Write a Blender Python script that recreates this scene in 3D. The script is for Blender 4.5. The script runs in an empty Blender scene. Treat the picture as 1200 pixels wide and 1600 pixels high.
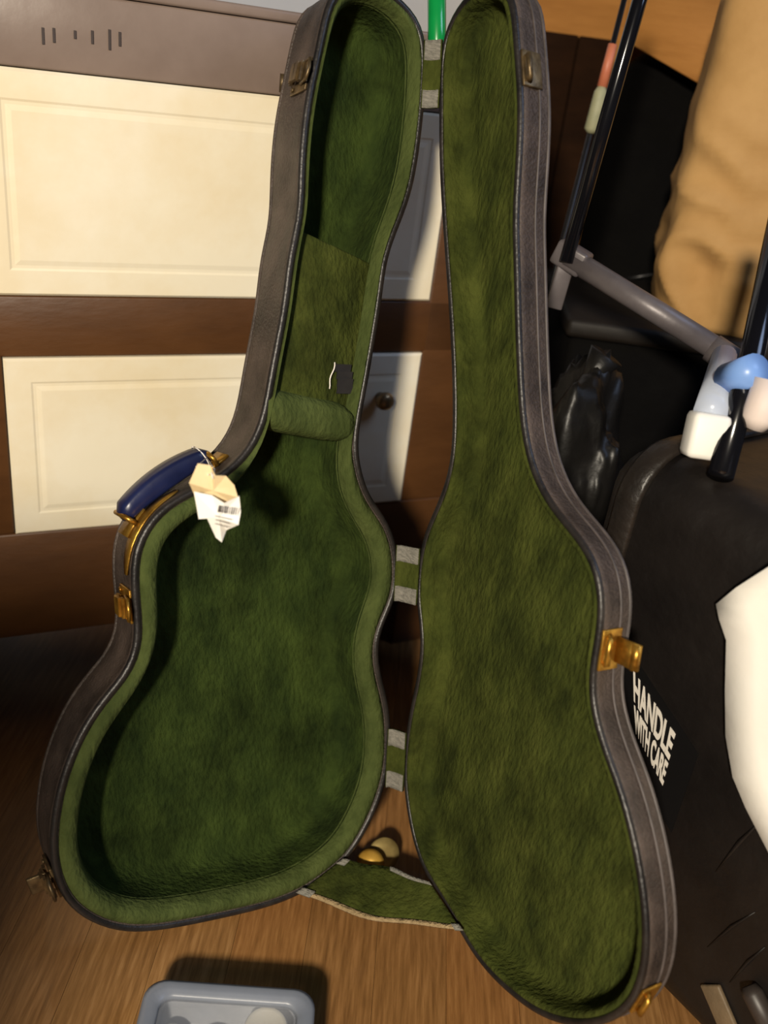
import bpy, bmesh, math, random
from mathutils import Vector, Matrix, noise
random.seed(7)
S = bpy.context.scene
C = S.collection

# ------------------------------------------------------------------ camera, world, lights, exposure
F = 1400.0                                  # focal length in pixels of the 1200x1600 frame
CAMH = 0.935
RX = Vector((0.99071447, 0.06179871, 0.12110228))
RY = Vector((-0.13595898, 0.45031875, 0.88245577))
RZ = Vector((0.0, -0.89072664, 0.45453939))
CAM = Vector((0, 0, CAMH))
cd = bpy.data.cameras.new('camera'); cam = bpy.data.objects.new('camera', cd); C.objects.link(cam)
cam.matrix_world = Matrix(((RX.x, RY.x, RZ.x, 0), (RX.y, RY.y, RZ.y, 0), (RX.z, RY.z, RZ.z, CAMH), (0, 0, 0, 1)))
cd.sensor_fit = 'VERTICAL'; cd.sensor_height = 24.0; cd.lens = 24.0 * F / 1600.0
cd.clip_start = 0.02
cd.dof.use_dof = True; cd.dof.focus_distance = 1.0; cd.dof.aperture_fstop = 2.0
S.camera = cam

w = bpy.data.worlds.new('room_air'); S.world = w; w.use_nodes = True
w.node_tree.nodes['Background'].inputs[0].default_value = (0.55, 0.60, 0.78, 1)
w.node_tree.nodes['Background'].inputs[1].default_value = 0.022


def light(name, kind, loc, target, energy, col, size=0.2, sizey=None):
    d = bpy.data.lights.new(name, kind); o = bpy.data.objects.new(name, d); C.objects.link(o)
    o.location = loc; d.energy = energy; d.color = col
    o.rotation_euler = (Vector(target) - Vector(loc)).to_track_quat('-Z', 'Y').to_euler()
    if kind == 'AREA':
        d.size = size
        if sizey: d.shape = 'RECTANGLE'; d.size_y = sizey
    else:
        d.shadow_soft_size = size
    return o


light('ceiling_lamp', 'POINT', (-0.37, -1.50, 1.62), (0, 1, 0.5), 365, (1.0, 0.89, 0.72), 0.11)
light('window_daylight', 'AREA', (1.6, 0.55, 2.3), (0.1, 1.1, 0.9), 12, (0.50, 0.66, 1.0), 0.7, 0.9)

vs = S.view_settings
vs.view_transform = 'Standard'; vs.look = 'None'; vs.gamma = 1.0; vs.use_curve_mapping = False
vs.exposure = 0.0


# ------------------------------------------------------------------ materials
def lin(c):
    return tuple(((x / 255) / 12.92 if x / 255 <= 0.04045 else ((x / 255 + 0.055) / 1.055) ** 2.4) for x in c) + (1,)


MATS = {}


def mat(name, c1, c2=None, scale=8, rough=0.6, bump=0.0, bscale=60, stretch=(1, 1, 1), metal=0.0, spec=0.5,
        sheen=0.0, trans=0.0, alpha=1.0, detail=6, lo=0.35, hi=0.65, c3=None, coat=0.0):
    if name in MATS: return MATS[name]
    m = bpy.data.materials.new(name); m.use_nodes = True
    nt = m.node_tree; b = nt.nodes['Principled BSDF']
    b.inputs['Roughness'].default_value = rough; b.inputs['Metallic'].default_value = metal
    b.inputs['Specular IOR Level'].default_value = spec
    if sheen:
        b.inputs['Sheen Weight'].default_value = sheen; b.inputs['Sheen Roughness'].default_value = 0.4
        b.inputs['Sheen Tint'].default_value = lin(c1)
    b.inputs['Transmission Weight'].default_value = trans
    b.inputs['Coat Weight'].default_value = coat
    b.inputs['Alpha'].default_value = alpha
    tc = nt.nodes.new('ShaderNodeTexCoord'); mp = nt.nodes.new('ShaderNodeMapping')
    mp.inputs['Scale'].default_value = stretch
    nt.links.new(tc.outputs['Object'], mp.inputs['Vector'])
    if c2 is None: c2 = c1
    n = nt.nodes.new('ShaderNodeTexNoise'); n.inputs['Scale'].default_value = scale; n.inputs['Detail'].default_value = detail
    n.inputs['Roughness'].default_value = 0.6
    nt.links.new(mp.outputs[0], n.inputs['Vector'])
    r = nt.nodes.new('ShaderNodeValToRGB')
    r.color_ramp.elements[0].position = lo; r.color_ramp.elements[0].color = lin(c1)
    r.color_ramp.elements[1].position = hi; r.color_ramp.elements[1].color = lin(c2)
    if c3:
        e = r.color_ramp.elements.new((lo + hi) / 2); e.color = lin(c3)
    nt.links.new(n.outputs['Fac'], r.inputs[0]); nt.links.new(r.outputs[0], b.inputs['Base Color'])
    if bump:
        n2 = nt.nodes.new('ShaderNodeTexNoise'); n2.inputs['Scale'].default_value = bscale; n2.inputs['Detail'].default_value = 5
        nt.links.new(mp.outputs[0], n2.inputs['Vector'])
        bp = nt.nodes.new('ShaderNodeBump'); bp.inputs['Strength'].default_value = bump; bp.inputs['Distance'].default_value = 0.01
        nt.links.new(n2.outputs['Fac'], bp.inputs['Height']); nt.links.new(bp.outputs[0], b.inputs['Normal'])
    MATS[name] = m
    return m


def plush(name, c1, c2, c3, worn):
    m = mat(name, c1, c2, 26, 0.95, 0.5, 190, (1, 1, 0.45), spec=0.1, sheen=0.12, lo=0.3, hi=0.68, c3=c3)
    nt = m.node_tree; b = nt.nodes['Principled BSDF']; src = b.inputs['Base Color'].links[0].from_socket
    tc = nt.nodes.new('ShaderNodeTexCoord'); n = nt.nodes.new('ShaderNodeTexNoise')      # patches of crushed, darker pile
    n.inputs['Scale'].default_value = 13; n.inputs['Detail'].default_value = 9; n.inputs['Roughness'].default_value = 0.68
    nt.links.new(tc.outputs['Object'], n.inputs['Vector'])
    r = nt.nodes.new('ShaderNodeValToRGB'); r.color_ramp.elements[0].position = 0.36; r.color_ramp.elements[0].color = (worn, worn, worn, 1)
    r.color_ramp.elements[1].position = 0.56; r.color_ramp.elements[1].color = (1, 1, 1, 1)
    nt.links.new(n.outputs['Fac'], r.inputs[0])
    mx = nt.nodes.new('ShaderNodeMix'); mx.data_type = 'RGBA'; mx.blend_type = 'MULTIPLY'; mx.inputs[0].default_value = 1
    nt.links.new(src, mx.inputs[6]); nt.links.new(r.outputs[0], mx.inputs[7]); nt.links.new(mx.outputs[2], b.inputs['Base Color'])
    return m


PLUSH = plush('green_plush', (42, 49, 19), (74, 80, 34), (61, 68, 27), 0.55)
PLUSHB = plush('green_plush_shaded', (32, 44, 18), (58, 72, 30), (46, 59, 24), 0.55)  # same plush, with the shade of the deep half put into its colour
PLUSHL = mat('green_plush_lip', (58, 68, 34), (78, 88, 47), 34, 0.95, 0.4, 190, (1, 1, 0.5), spec=0.1, sheen=0.2)
VINYL = mat('worn_charcoal_vinyl', (50, 43, 39), (88, 76, 69), 22, 0.5, 0.3, 320, spec=0.35, lo=0.3, hi=0.7)
RIMM = mat('black_rim_binding', (24, 22, 22), (44, 40, 38), 30, 0.4, 0.1, 200)
SEAM = mat('grey_edge_cord', (66, 60, 58), (88, 80, 78), 40, 0.5)
BRASS = mat('aged_brass', (206, 160, 68), (150, 106, 38), 60, 0.36, 0.1, 90, metal=0.8)
BRASSD = mat('dull_brass', (128, 108, 76), (84, 70, 50), 80, 0.42, 0.1, 90, metal=0.7)
NAVY = mat('navy_handle_plastic', (20, 26, 58), (30, 38, 78), 14, 0.34, 0.05, 60, spec=0.5)
BLACKP = mat('black_plastic', (16, 16, 18), (26, 25, 26), 12, 0.35)
FRAY = mat('frayed_grey_webbing', (118, 116, 108), (156, 152, 142), 120, 0.9, 0.6, 400, (1, 1, 4))
WHITEP = mat('yellowed_white_paint', (236, 222, 190), (244, 236, 214), 5, 0.42, 0.06, 30, lo=0.38, hi=0.6)
BROWNP = mat('brown_paint', (78, 48, 22), (92, 58, 28), 6, 0.48, 0.06, 40, (1, 1, 3))
TAUPE = mat('worn_paint_sheen', (118, 102, 93), (138, 122, 113), 5, 0.35, 0.05, 30)  # brown top of the chest, reflected light put into its colour
WALLM = mat('pale_wall_paint', (196, 198, 206), (208, 210, 216), 3, 0.8, 0.05, 40)
BLACKV = mat('black_vinyl', (17, 14, 13), (28, 24, 22), 7, 0.45, 0.25, 30, spec=0.4)
BLACKF = mat('black_nylon', (8, 7, 7), (13, 12, 11), 9, 0.9, 0.2, 80, spec=0.08)
FILM = mat('black_polythene', (15, 14, 13), (24, 22, 20), 5, 0.4, 0.4, 14, spec=0.35)
KRAFT = mat('kraft_paper', (176, 136, 84), (192, 152, 98), 6, 0.75, 0.15, 30, spec=0.2)
CARD = mat('corrugated_cardboard', (160, 108, 52), (176, 122, 62), 7, 0.8, 0.1, 60, (1, 1, 6), spec=0.2)
CARDD = mat('dark_brown_board', (30, 16, 7), (42, 24, 11), 9, 0.9, 0.1, 50, (1, 1, 3), spec=0.1)
CHROME = mat('chrome_tube', (200, 200, 205), (180, 182, 190), 10, 0.14, metal=1.0)
GREYM = mat('grey_painted_steel', (88, 82, 84), (104, 98, 100), 18, 0.42, 0.05, 60, metal=0.2)
CLEARP = mat('pale_clear_plastic', (196, 206, 226), (214, 222, 236), 10, 0.22, spec=0.6, alpha=0.82)
WHITER = mat('white_rubber', (238, 236, 228), (246, 244, 238), 10, 0.5)
PAPER = mat('white_paper', (246, 243, 234), (250, 248, 242), 6, 0.7, 0.1, 20)
TAGB = mat('beige_card', (226, 200, 152), (236, 214, 172), 30, 0.75)
INK = mat('grey_ink', (86, 84, 86), (104, 100, 100), 30, 0.7)
STRING = mat('white_string', (232, 224, 214), (240, 234, 226), 50, 0.9)
GREENT = mat('green_plastic', (10, 132, 62), (16, 150, 74), 8, 0.25, spec=0.6, coat=0.4)
TUB = mat('cloudy_plastic', (128, 134, 146), (142, 148, 160), 8, 0.35, 0.03, 40, alpha=0.8)
CREAM = mat('cream_plastic', (238, 228, 202), (244, 236, 214), 8, 0.4)
CORAL = mat('coral_wrap', (190, 106, 76), (200, 120, 88), 20, 0.5)
OLIVE = mat('olive_grey_cork', (140, 142, 112), (168, 166, 132), 30, 0.6)


# ------------------------------------------------------------------ mesh helpers (vertices are given in world space)
def thing(name, label, cat, base, group=None):
    o = bpy.data.objects.new(name, None); C.objects.link(o); o.location = base; o.empty_display_size = 0.05
    o['label'] = label; o['category'] = cat
    if group: o['group'] = group
    return o


def root_loc(p):
    v = Vector((0, 0, 0))
    while p is not None:
        v += Vector(p.location); p = p.parent
    return v


def tag(o, label, cat, group=None):
    o['label'] = label; o['category'] = cat
    if group: o['group'] = group
    return o


def mesh(name, verts, faces, m, parent=None, smooth=True, bevel=0, label=None, base=None, solid=0, seg=2):
    off = root_loc(parent) if parent else (Vector(base) if base is not None else Vector((0, 0, 0)))
    me = bpy.data.meshes.new(name)
    me.from_pydata([tuple(Vector(v) - off) for v in verts], [], faces)
    bm = bmesh.new(); bm.from_mesh(me); bmesh.ops.recalc_face_normals(bm, faces=bm.faces); bm.to_mesh(me); bm.free()
    me.materials.append(m)
    for p in me.polygons: p.use_smooth = smooth
    o = bpy.data.objects.new(name, me); C.objects.link(o)
    if parent: o.parent = parent
    else: o.location = off
    if solid:
        md = o.modifiers.new('solid', 'SOLIDIFY'); md.thickness = solid; md.offset = 0
    if bevel:
        md = o.modifiers.new('bevel', 'BEVEL'); md.width = bevel; md.segments = seg; md.limit_method = 'ANGLE'; md.angle_limit = math.radians(40)
        md.harden_normals = False
    if label: o['label'] = label
    return o


BOXF = [(0, 3, 2, 1), (4, 5, 6, 7), (0, 1, 5, 4), (1, 2, 6, 5), (2, 3, 7, 6), (3, 0, 4, 7)]


def box_verts(c, ax, ay, az, sx, sy, sz):
    c = Vector(c)
    return [c + ax * (a * sx / 2) + ay * (b * sy / 2) + az * (d * sz / 2) for d in (-1, 1) for a, b in ((-1, -1), (1, -1), (1, 1), (-1, 1))]


X, Y, Z = Vector((1, 0, 0)), Vector((0, 1, 0)), Vector((0, 0, 1))


def box(name, c, size, m, parent=None, ax=X, ay=Y, az=Z, bevel=0.0, **k):
    return mesh(name, box_verts(c, ax, ay, az, *size), BOXF, m, parent, smooth=bool(bevel), bevel=bevel, **k)


class MB:
    def __init__(s): s.v, s.f = [], []

    def add(s, v, f):
        n = len(s.v); s.v += [Vector(a) for a in v]; s.f += [tuple(i + n for i in q) for q in f]
        return s

    def box(s, c, size, ax=X, ay=Y, az=Z): return s.add(box_verts(c, ax, ay, az, *size), BOXF)

    def tube(s, pts, r, n=14, caps=True):
        v, f = tube_geo(pts, r, n, caps); return s.add(v, f)

    def build(s, name, m, parent=None, **k): return mesh(name, s.v, s.f, m, parent, **k)


def tube_geo(pts, r, n=14, caps=True):
    pts = [Vector(p) for p in pts]; rs = r if isinstance(r, (list, tuple)) else [r] * len(pts)
    v, f = [], []
    prev = None
    for i, p in enumerate(pts):
        t = (pts[min(i + 1, len(pts) - 1)] - pts[max(i - 1, 0)]).normalized()
        if prev is None:
            a = t.cross(Z if abs(t.z) < 0.9 else X).normalized()
        else:
            a = (prev - t * prev.dot(t)).normalized()
        prev = a; b = t.cross(a)
        for k in range(n):
            q = 2 * math.pi * k / n
            v.append(p + (a * math.cos(q) + b * math.sin(q)) * rs[i])
    for i in range(len(pts) - 1):
        for k in range(n):
            f.append((i * n + k, i * n + (k + 1) % n, (i + 1) * n + (k + 1) % n, (i + 1) * n + k))
    if caps:
        f.append(tuple(range(n - 1, -1, -1))); f.append(tuple((len(pts) - 1) * n + k for k in range(n)))
    return v, f


def tube(name, pts, r, m, parent=None, n=14, **k):
    v, f = tube_geo(pts, r, n); return mesh(name, v, f, m, parent, **k)


def lathe(c, axis, prof, n=28):
    axis = Vector(axis).normalized(); a = axis.cross(X if abs(axis.x) < 0.8 else Y).normalized(); b = axis.cross(a); c = Vector(c)
    v, f = [], []
    for (r, h) in prof:
        for k in range(n):
            q = 2 * math.pi * k / n
            v.append(c + axis * h + (a * math.cos(q) + b * math.sin(q)) * r)
    for i in range(len(prof) - 1):
        for k in range(n):
            f.append((i * n + k, i * n + (k + 1) % n, (i + 1) * n + (k + 1) % n, (i + 1) * n + k))
    f.append(tuple(range(n - 1, -1, -1))); f.append(tuple((len(prof) - 1) * n + k for k in range(n)))
    return v, f


def ray(px, py):
    return RX * ((px - 600) / F) + RY * (-(py - 800) / F) - RZ


def at(px, py, yy):                       # the point of that sight line which lies yy metres ahead
    d = ray(px, py); return CAM + d * (yy / d.y)


def atz(px, py, z):
    d = ray(px, py); return CAM + d * ((z - CAMH) / d.z)


# ------------------------------------------------------------------ the room
floor = bpy.data.objects.new('floor', None); C.objects.link(floor); floor['kind'] = 'structure'
sub = box('subfloor', (0.25, 0.9, -0.03), (3.4, 3.2, 0.03), mat('subfloor_dark', (40, 28, 18)), floor)
WOODS = [mat('oak_plank_%d' % i, a, b, 16, 0.42, 0.1, 60, (11, 0.8, 1), lo=0.28, hi=0.74, c3=c, coat=0.15)
         for i, (a, b, c) in enumerate([((112, 78, 42), (172, 130, 82), (144, 104, 60)), ((120, 84, 46), (178, 136, 86), (150, 110, 66)),
                                        ((106, 72, 38), (164, 120, 74), (138, 98, 56)), ((116, 78, 40), (170, 124, 74), (144, 100, 56))])]
PW = 0.083
ri = random.Random(3)
px0 = -1.35
i = 0
pm = {}
while px0 < 1.9:
    y = -0.6 - ri.random() * 0.7
    while y < 2.4:
        ln = ri.choice((0.9, 1.2, 1.5))
        y1 = min(y + ln, 2.45)
        k = ri.randrange(4)
        o = box('plank', (px0 + PW / 2, (y + y1) / 2, -0.0075), (PW - 0.0004, y1 - y - 0.0004, 0.015), WOODS[k], floor)
        # grain differs from plank to plank: object space starts at each plank
        c = Vector((px0 + PW / 2, (y + y1) / 2, 0))
        o.data.transform(Matrix.Translation(-c)); o.location = c
        y = y1
    px0 += PW

wb = box('wall_back', (0.3, 2.42, 1.2), (3.6, 0.06, 2.5), WALLM); wb['kind'] = 'structure'
# added unseen half-height partition behind the camera, shades the floor at left
lw = MB(); lw.box((-0.828, -0.43, 0.495), (1.00, 0.06, 0.99)); lw.box((-0.828, -0.43, 1.005), (1.01, 0.08, 0.03))
lwo = lw.build('shade_partition', mat('shade_partition_paint', (150, 140, 128), (158, 148, 136), 4, 0.7), smooth=False); lwo['kind'] = 'structure'

# ------------------------------------------------------------------ the chest of drawers behind the case
TH = math.radians(27)
CD_, CN = Vector((math.cos(TH), math.sin(TH), 0)), Vector((math.sin(TH), -math.cos(TH), 0))
P0 = Vector((0, 1.275, 0))


def cb(s, z, d=0.0):                      # along the front, up, out of the front
    return P0 + CD_ * s + Z * z + CN * d


def cbox(name, s0, s1, z0, z1, d0, d1, m, parent, bevel=0.002, **k):
    return box(name, cb((s0 + s1) / 2, (z0 + z1) / 2, (d0 + d1) / 2), (s1 - s0, d1 - d0, z1 - z0), m, parent, ax=CD_, ay=CN, az=Z, bevel=bevel, **k)


SL, SR, ZB, ZT = -0.68, 0.13, 0.135, 0.962
cab = thing('chest_of_drawers', 'brown painted wooden chest with two big white panels, behind the open case', 'chest', cb(-0.27, 0, -0.2))
cbox('carcass', SL + 0.01, SR - 0.01, ZB + 0.01, ZT - 0.02, -0.40, -0.018, BROWNP, cab)
cbox('top_board', SL - 0.01, SR + 0.01, ZT - 0.012, ZT, -0.41, 0.004, TAUPE, cab, 0.003)
tr = cbox('top_rail', SL, SR, 0.872, ZT - 0.0125, -0.018, 0.0, TAUPE, cab, 0.003, label='top rail with small dents, sheen painted in as taupe grey')
cbox('middle_rail', SL, SR, 0.549, 0.625, -0.018, 0.0, BROWNP, cab, 0.003)
cbox('bottom_rail', SL, SR, ZB, 0.302, -0.018, 0.0, BROWNP, cab, 0.003)
cbox('stile', SL, -0.546, 0.302, 0.872, -0.018, 0.0, BROWNP, cab, 0.003)
cbox('stile', 0.027, SR, 0.302, 0.872, -0.018, 0.0, BROWNP, cab, 0.003)
for s in (SL + 0.04, SR - 0.04):
    for d in (-0.05, -0.36):
        cbox('foot', s - 0.03, s + 0.03, 0, ZB + 0.01, d - 0.03, d + 0.03, BROWNP, cab, 0.004)
# dents and nail marks on the top rail
for (px, py, hh) in ((67, 56, 0.016), (84, 55, 0.014), (117, 54, 0.008), (144, 58, 0.013), (171, 62, 0.020), (187, 61, 0.014)):
    d = ray(px, py); t = (P0 - CAM).dot(CN) / d.dot(CN); p = CAM + d * t
    box('dent', p + CN * 0.0004, (0.0025, 0.002, hh), mat('dent_dark', (58, 48, 46)), tr, ax=CD_, ay=CN, az=Z)


def panel(name, s0, s1, z0, z1):
    # a drawer front: flat margin, small bead, slightly raised field
    rings = [(0, -0.016), (0, 0.001), (0.003, 0.004), (0.030, 0.004), (0.0325, 0.003), (0.036, 0.003), (0.042, 0.0042)]
    v, f = [], []
    for o_, d in rings:
        v += [cb(s0 + o_, z0 + o_, d), cb(s1 - o_, z0 + o_, d), cb(s1 - o_, z1 - o_, d), cb(s0 + o_, z1 - o_, d)]
    for i in range(len(rings) - 1):
        for k in range(4):
            f.append((i * 4 + k, i * 4 + (k + 1) % 4, i * 4 + 4 + (k + 1) % 4, i * 4 + 4 + k))
    n = len(v); f.append((n - 4, n - 3, n - 2, n - 1))
    return mesh(name, v, f, WHITEP, cab, smooth=False, label='yellowed white painted front')


d1 = panel('drawer_front', -0.560, 0.026, 0.626, 0.871)
d2 = panel('drawer_front', -0.545, 0.026, 0.303, 0.548)


def knob(s, z, parent):
    v, f = lathe(cb(s, z, 0.006), CN, [(0.007, 0), (0.006, 0.008), (0.011, 0.013), (0.014, 0.019), (0.012, 0.025), (0.006, 0.028)])
    mesh('knob', v, f, mat('tan_metal', (170, 146, 110), (140, 116, 84), 30, 0.35, metal=0.7), parent)


knob(-0.036, 0.484, d2)
# small metal catch on the top rail
p = cb(-0.212, 0.886, 0)
mb = MB(); mb.box(p + CN * 0.002, (0.010, 0.004, 0.020), CD_, CN, Z); mb.tube([p + CN * 0.003 - Z * 0.008, p + CN * 0.011, p + CN * 0.003 + Z * 0.008], 0.0022, 8)
mb.build('catch', BRASSD, cab)

# ------------------------------------------------------------------ the guitar case
HB = Vector((0.05667057, 0.87418238, -0.77623319 + CAMH))
V = Vector((-0.08498712, 0.29957721, 0.95027927)).normalized()
U = {'L': Vector((-0.82767127, -0.55222003, 0.10006652)).normalized(), 'R': Vector((0.53255336, -0.79241258, 0.29743775)).normalized()}
N = {'L': Vector((0.5547409, -0.77801448, 0.29488304)).normalized(), 'R': Vector((-0.84211882, -0.5313528, 0.09219598)).normalized()}


def loc(sd, u, v, w=0.0): return HB + U[sd] * u + V * v + N[sd] * w


def uv(sd, px, py, w=0.0):                # where a sight line meets the plane of a half's rim
    d = ray(px, py); n = N[sd]; t = (HB + n * w - CAM).dot(n) / d.dot(n); p = CAM + d * t - HB
    return (p.dot(U[sd]), p.dot(V))


TR = {
 'L': [(512, 0), (494, 83), (477, 167), (469, 250), (466, 333), (452, 396), (442, 479), (426, 562), (416, 619), (405, 667), (379, 712), (337, 746),
       (285, 772), (250, 794), (225, 825), (210, 857), (206, 892), (208, 937), (213, 986), (208, 1025), (192, 1056), (162, 1089), (129, 1137), (106, 1187),
       (90, 1237), (81, 1290), (79, 1335), (88, 1378), (108, 1415), (150, 1444), (200, 1456), (255, 1452), (333, 1437), (417, 1417), (471, 1396), (508, 1371), (543, 1342),
       (563, 1313), (587, 1266), (603, 1218), (609, 1180), (609, 1143), (608, 1110), (600, 1076), (592, 1044), (589, 1010), (597, 978), (611, 950), (620, 925), (622, 887), (618, 848),
       (604, 812), (579, 779), (565, 742), (558, 702), (562, 660), (575, 592), (586, 527), (596, 467), (604, 405), (621, 358), (640, 308), (652, 250), (661, 175), (665, 115), (665, 66), (655, 30), (630, 2), (590, -28), (550, -32), (525, -20)],
 'R': [(801, -8), (810, 83), (815, 167), (812, 250), (807, 333), (809, 417), (811, 500), (814, 580), (819, 657), (832, 725), (857, 779), (888, 818), (916, 853), (934, 890), (942, 937),
       (940, 980), (930, 1035), (926, 1080), (932, 1120), (947, 1170), (967, 1222), (983, 1275), (995, 1325), (1005, 1380), (1011, 1435), (1012, 1484), (1007, 1522), (997, 1555), (977, 1583), (947, 1599), (910, 1605), (867, 1597),
       (830, 1579), (797, 1553), (766, 1524), (735, 1484), (714, 1445), (687, 1400), (662, 1360), (647, 1318), (637, 1270), (632, 1230), (631, 1190), (636, 1140), (642, 1105), (652, 1059), (658, 1012), (656, 972), (651, 940), (652, 905), (656, 868), (665, 830),
       (684, 787), (700, 742), (707, 695), (708, 625), (706, 555), (701, 467), (696, 400), (690, 310), (687, 240), (687, 160), (687, 100), (694, 54), (708, 22), (727, -6), (755, -26), (785, -24)]}


def catmull(P, per=4):
    out = []; n = len(P)
    for i in range(n):
        p0, p1, p2, p3 = (Vector(P[(i + k) % n]) for k in (-1, 0, 1, 2))
        for j in range(per):
            t = j / per
            out.append(0.5 * (2 * p1 + (p2 - p0) * t + (2 * p0 - 5 * p1 + 4 * p2 - p3) * t * t + (3 * p1 - p0 - 3 * p2 + p3) * t ** 3))
    return out


def resample(P, n):
    L = [0]
    for i in range(len(P)): L.append(L[-1] + (P[(i + 1) % len(P)] - P[i]).length)
    out = []; j = 0
    for k in range(n):
        t = L[-1] * k / n
        while L[j + 1] < t: j += 1
        a = (t - L[j]) / max(L[j + 1] - L[j], 1e-9)
        out.append(P[j].lerp(P[(j + 1) % len(P)], a))
    return out


def smooth2(P, it):
    for _ in range(it):
        n = len(P); P = [P[i] * 0.5 + (P[i - 1] + P[(i + 1) % n]) * 0.25 for i in range(n)]
    return P


NP = 240
OUT = {}; NRM = {}
for sd in 'LR':
    P = resample(catmull([Vector(uv(sd, *p)) for p in TR[sd]]), NP)
    P = smooth2(P, 4)
    area = sum(P[i - 1].x * P[i].y - P[i].x * P[i - 1].y for i in range(NP))
    if area < 0: P.reverse()
    OUT[sd] = P
    nn = []
    for i in range(NP):
        t = (P[(i + 1) % NP] - P[i - 1]).normalized(); nn.append(Vector((-t.y, t.x)))       # inward for CCW
    NRM[sd] = [v.normalized() for v in smooth2(nn, 3)]


def off(sd, o):
    P = [OUT[sd][i] + NRM[sd][i] * (o(OUT[sd][i]) if callable(o) else o) for i in range(NP)]
    big = o(Vector((0, 0))) if callable(o) else o
    if big > 0.02: P = smooth2(P, 6)
    return P


def loft(sd, rings, cap0=False, cap1=False):
    v, f = [], []
    for o, w_ in rings: v += [loc(sd, p.x, p.y, w_) for p in off(sd, o)]
    for i in range(len(rings) - 1):
        for k in range(NP):
            f.append((i * NP + k, i * NP + (k + 1) % NP, (i + 1) * NP + (k + 1) % NP, (i + 1) * NP + k))
    if cap0: f.append(tuple(range(NP - 1, -1, -1)))
    if cap1: n = (len(rings) - 1) * NP; f.append(tuple(n + k for k in range(NP)))
    return v, f


def sstep(a, b, x):
    t = max(0, min(1, (x - a) / (b - a))); return t * t * (3 - 2 * t)


VN = uv('L', 400, 690)[1]                 # where the neck begins


def lipL(p): return 0.027 - 0.013 * sstep(VN - 0.06, VN + 0.03, p.y)


DL, DR = 0.080, 0.043
base_pt = Vector((HB.x, HB.y - 0.1, 0))
case = thing('guitar_case', 'open guitar-shaped case with green plush lining standing against the chest', 'guitar case', base_pt)
v, f = loft('L', [(0.0075, -0.004), (0.007, 0.0), (0.0, -0.001), (-0.0004, -0.010), (0.0006, -0.0115), (0.0006, -0.03), (0, -0.045), (0.0005, -DL + 0.016), (0.004, -DL + 0.005), (0.013, -DL)], cap1=True)
shellL = mesh('base_shell', v, f, VINYL, case, label='worn charcoal vinyl shell of the deep half')
v, f = loft('R', [(0.0065, -0.003), (0.006, 0.0), (0.0, -0.001), (-0.0004, -0.010), (0.0006, -0.0115), (0.0002, -DR + 0.010), (0.003, -DR + 0.003), (0.010, -DR)], cap1=True)
shellR = mesh('lid_shell', v, f, VINYL, case, label='worn charcoal vinyl shell of the shallow lid')


def ringtube(name, sd, o, w_, r, m, parent):
    P = off(sd, o); pts = [loc(sd, p.x, p.y, w_) for p in P]
    v, f = [], []; n = 8
    for i in range(NP):
        t = (pts[(i + 1) % NP] - pts[i - 1]).normalized(); a = N[sd]; b = t.cross(a)
        for k in range(n):
            q = 2 * math.pi * k / n; v.append(pts[i] + (a * math.cos(q) + b * math.sin(q)) * r)
    for i in range(NP):
        for k in range(n):
            j = (i + 1) % NP; f.append((i * n + k, i * n + (k + 1) % n, j * n + (k + 1) % n, j * n + k))
    return mesh(name, v, f, m, parent)


ringtube('rim_binding', 'L', 0.003, -0.002, 0.0042, RIMM, shellL)
ringtube('rim_binding', 'R', 0.003, -0.002, 0.0038, RIMM, shellR)
ringtube('edge_cord', 'R', 0.0, -0.024, 0.0013, SEAM, shellR)
ringtube('edge_cord', 'R', 0.0015, -DR + 0.006, 0.0020, SEAM, shellR)
ringtube('edge_cord', 'L', 0.0025, -DL + 0.008, 0.0024, VINYL, shellL)


def shl(k): return lambda p: lipL(p) + k


v, f = loft('L', [(0.0068, -0.004), (0.0085, 0.0005), (lambda p: lipL(p) * 0.6, 0.004), (shl(-0.004), 0.001), (shl(0.0), -0.007), (shl(0.002), -0.016)])
linL = mesh('lip_padding', v, f, PLUSHL, case, label='rolled green plush lip of the deep half')
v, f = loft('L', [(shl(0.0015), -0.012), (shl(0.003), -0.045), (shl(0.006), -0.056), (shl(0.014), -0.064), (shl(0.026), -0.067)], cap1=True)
cavL = mesh('base_lining', v, f, PLUSHB, case, label='green plush bed of the deep half, shade in its colour')
v, f = loft('R', [(0.006, -0.003), (0.0075, 0.0008), (0.011, 0.0008), (0.0135, -0.003), (0.0145, -0.014), (0.018, -0.0235), (0.023, -0.0275), (0.032, -0.0275), (0.048, -0.0265)], cap1=True)
cavR = mesh('lid_lining', v, f, PLUSH, case, label='green plush lining of the lid')


def span(sd, v_, margin=0.0):             # inner and outer u of a half at height v_
    us = []
    P = OUT[sd]
    for i in range(NP):
        a, b = P[i - 1], P[i]
        if (a.y - v_) * (b.y - v_) < 0: us.append(a.x + (b.x - a.x) * (v_ - a.y) / (b.y - a.y))
    return min(us) + margin, max(us) - margin


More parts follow.
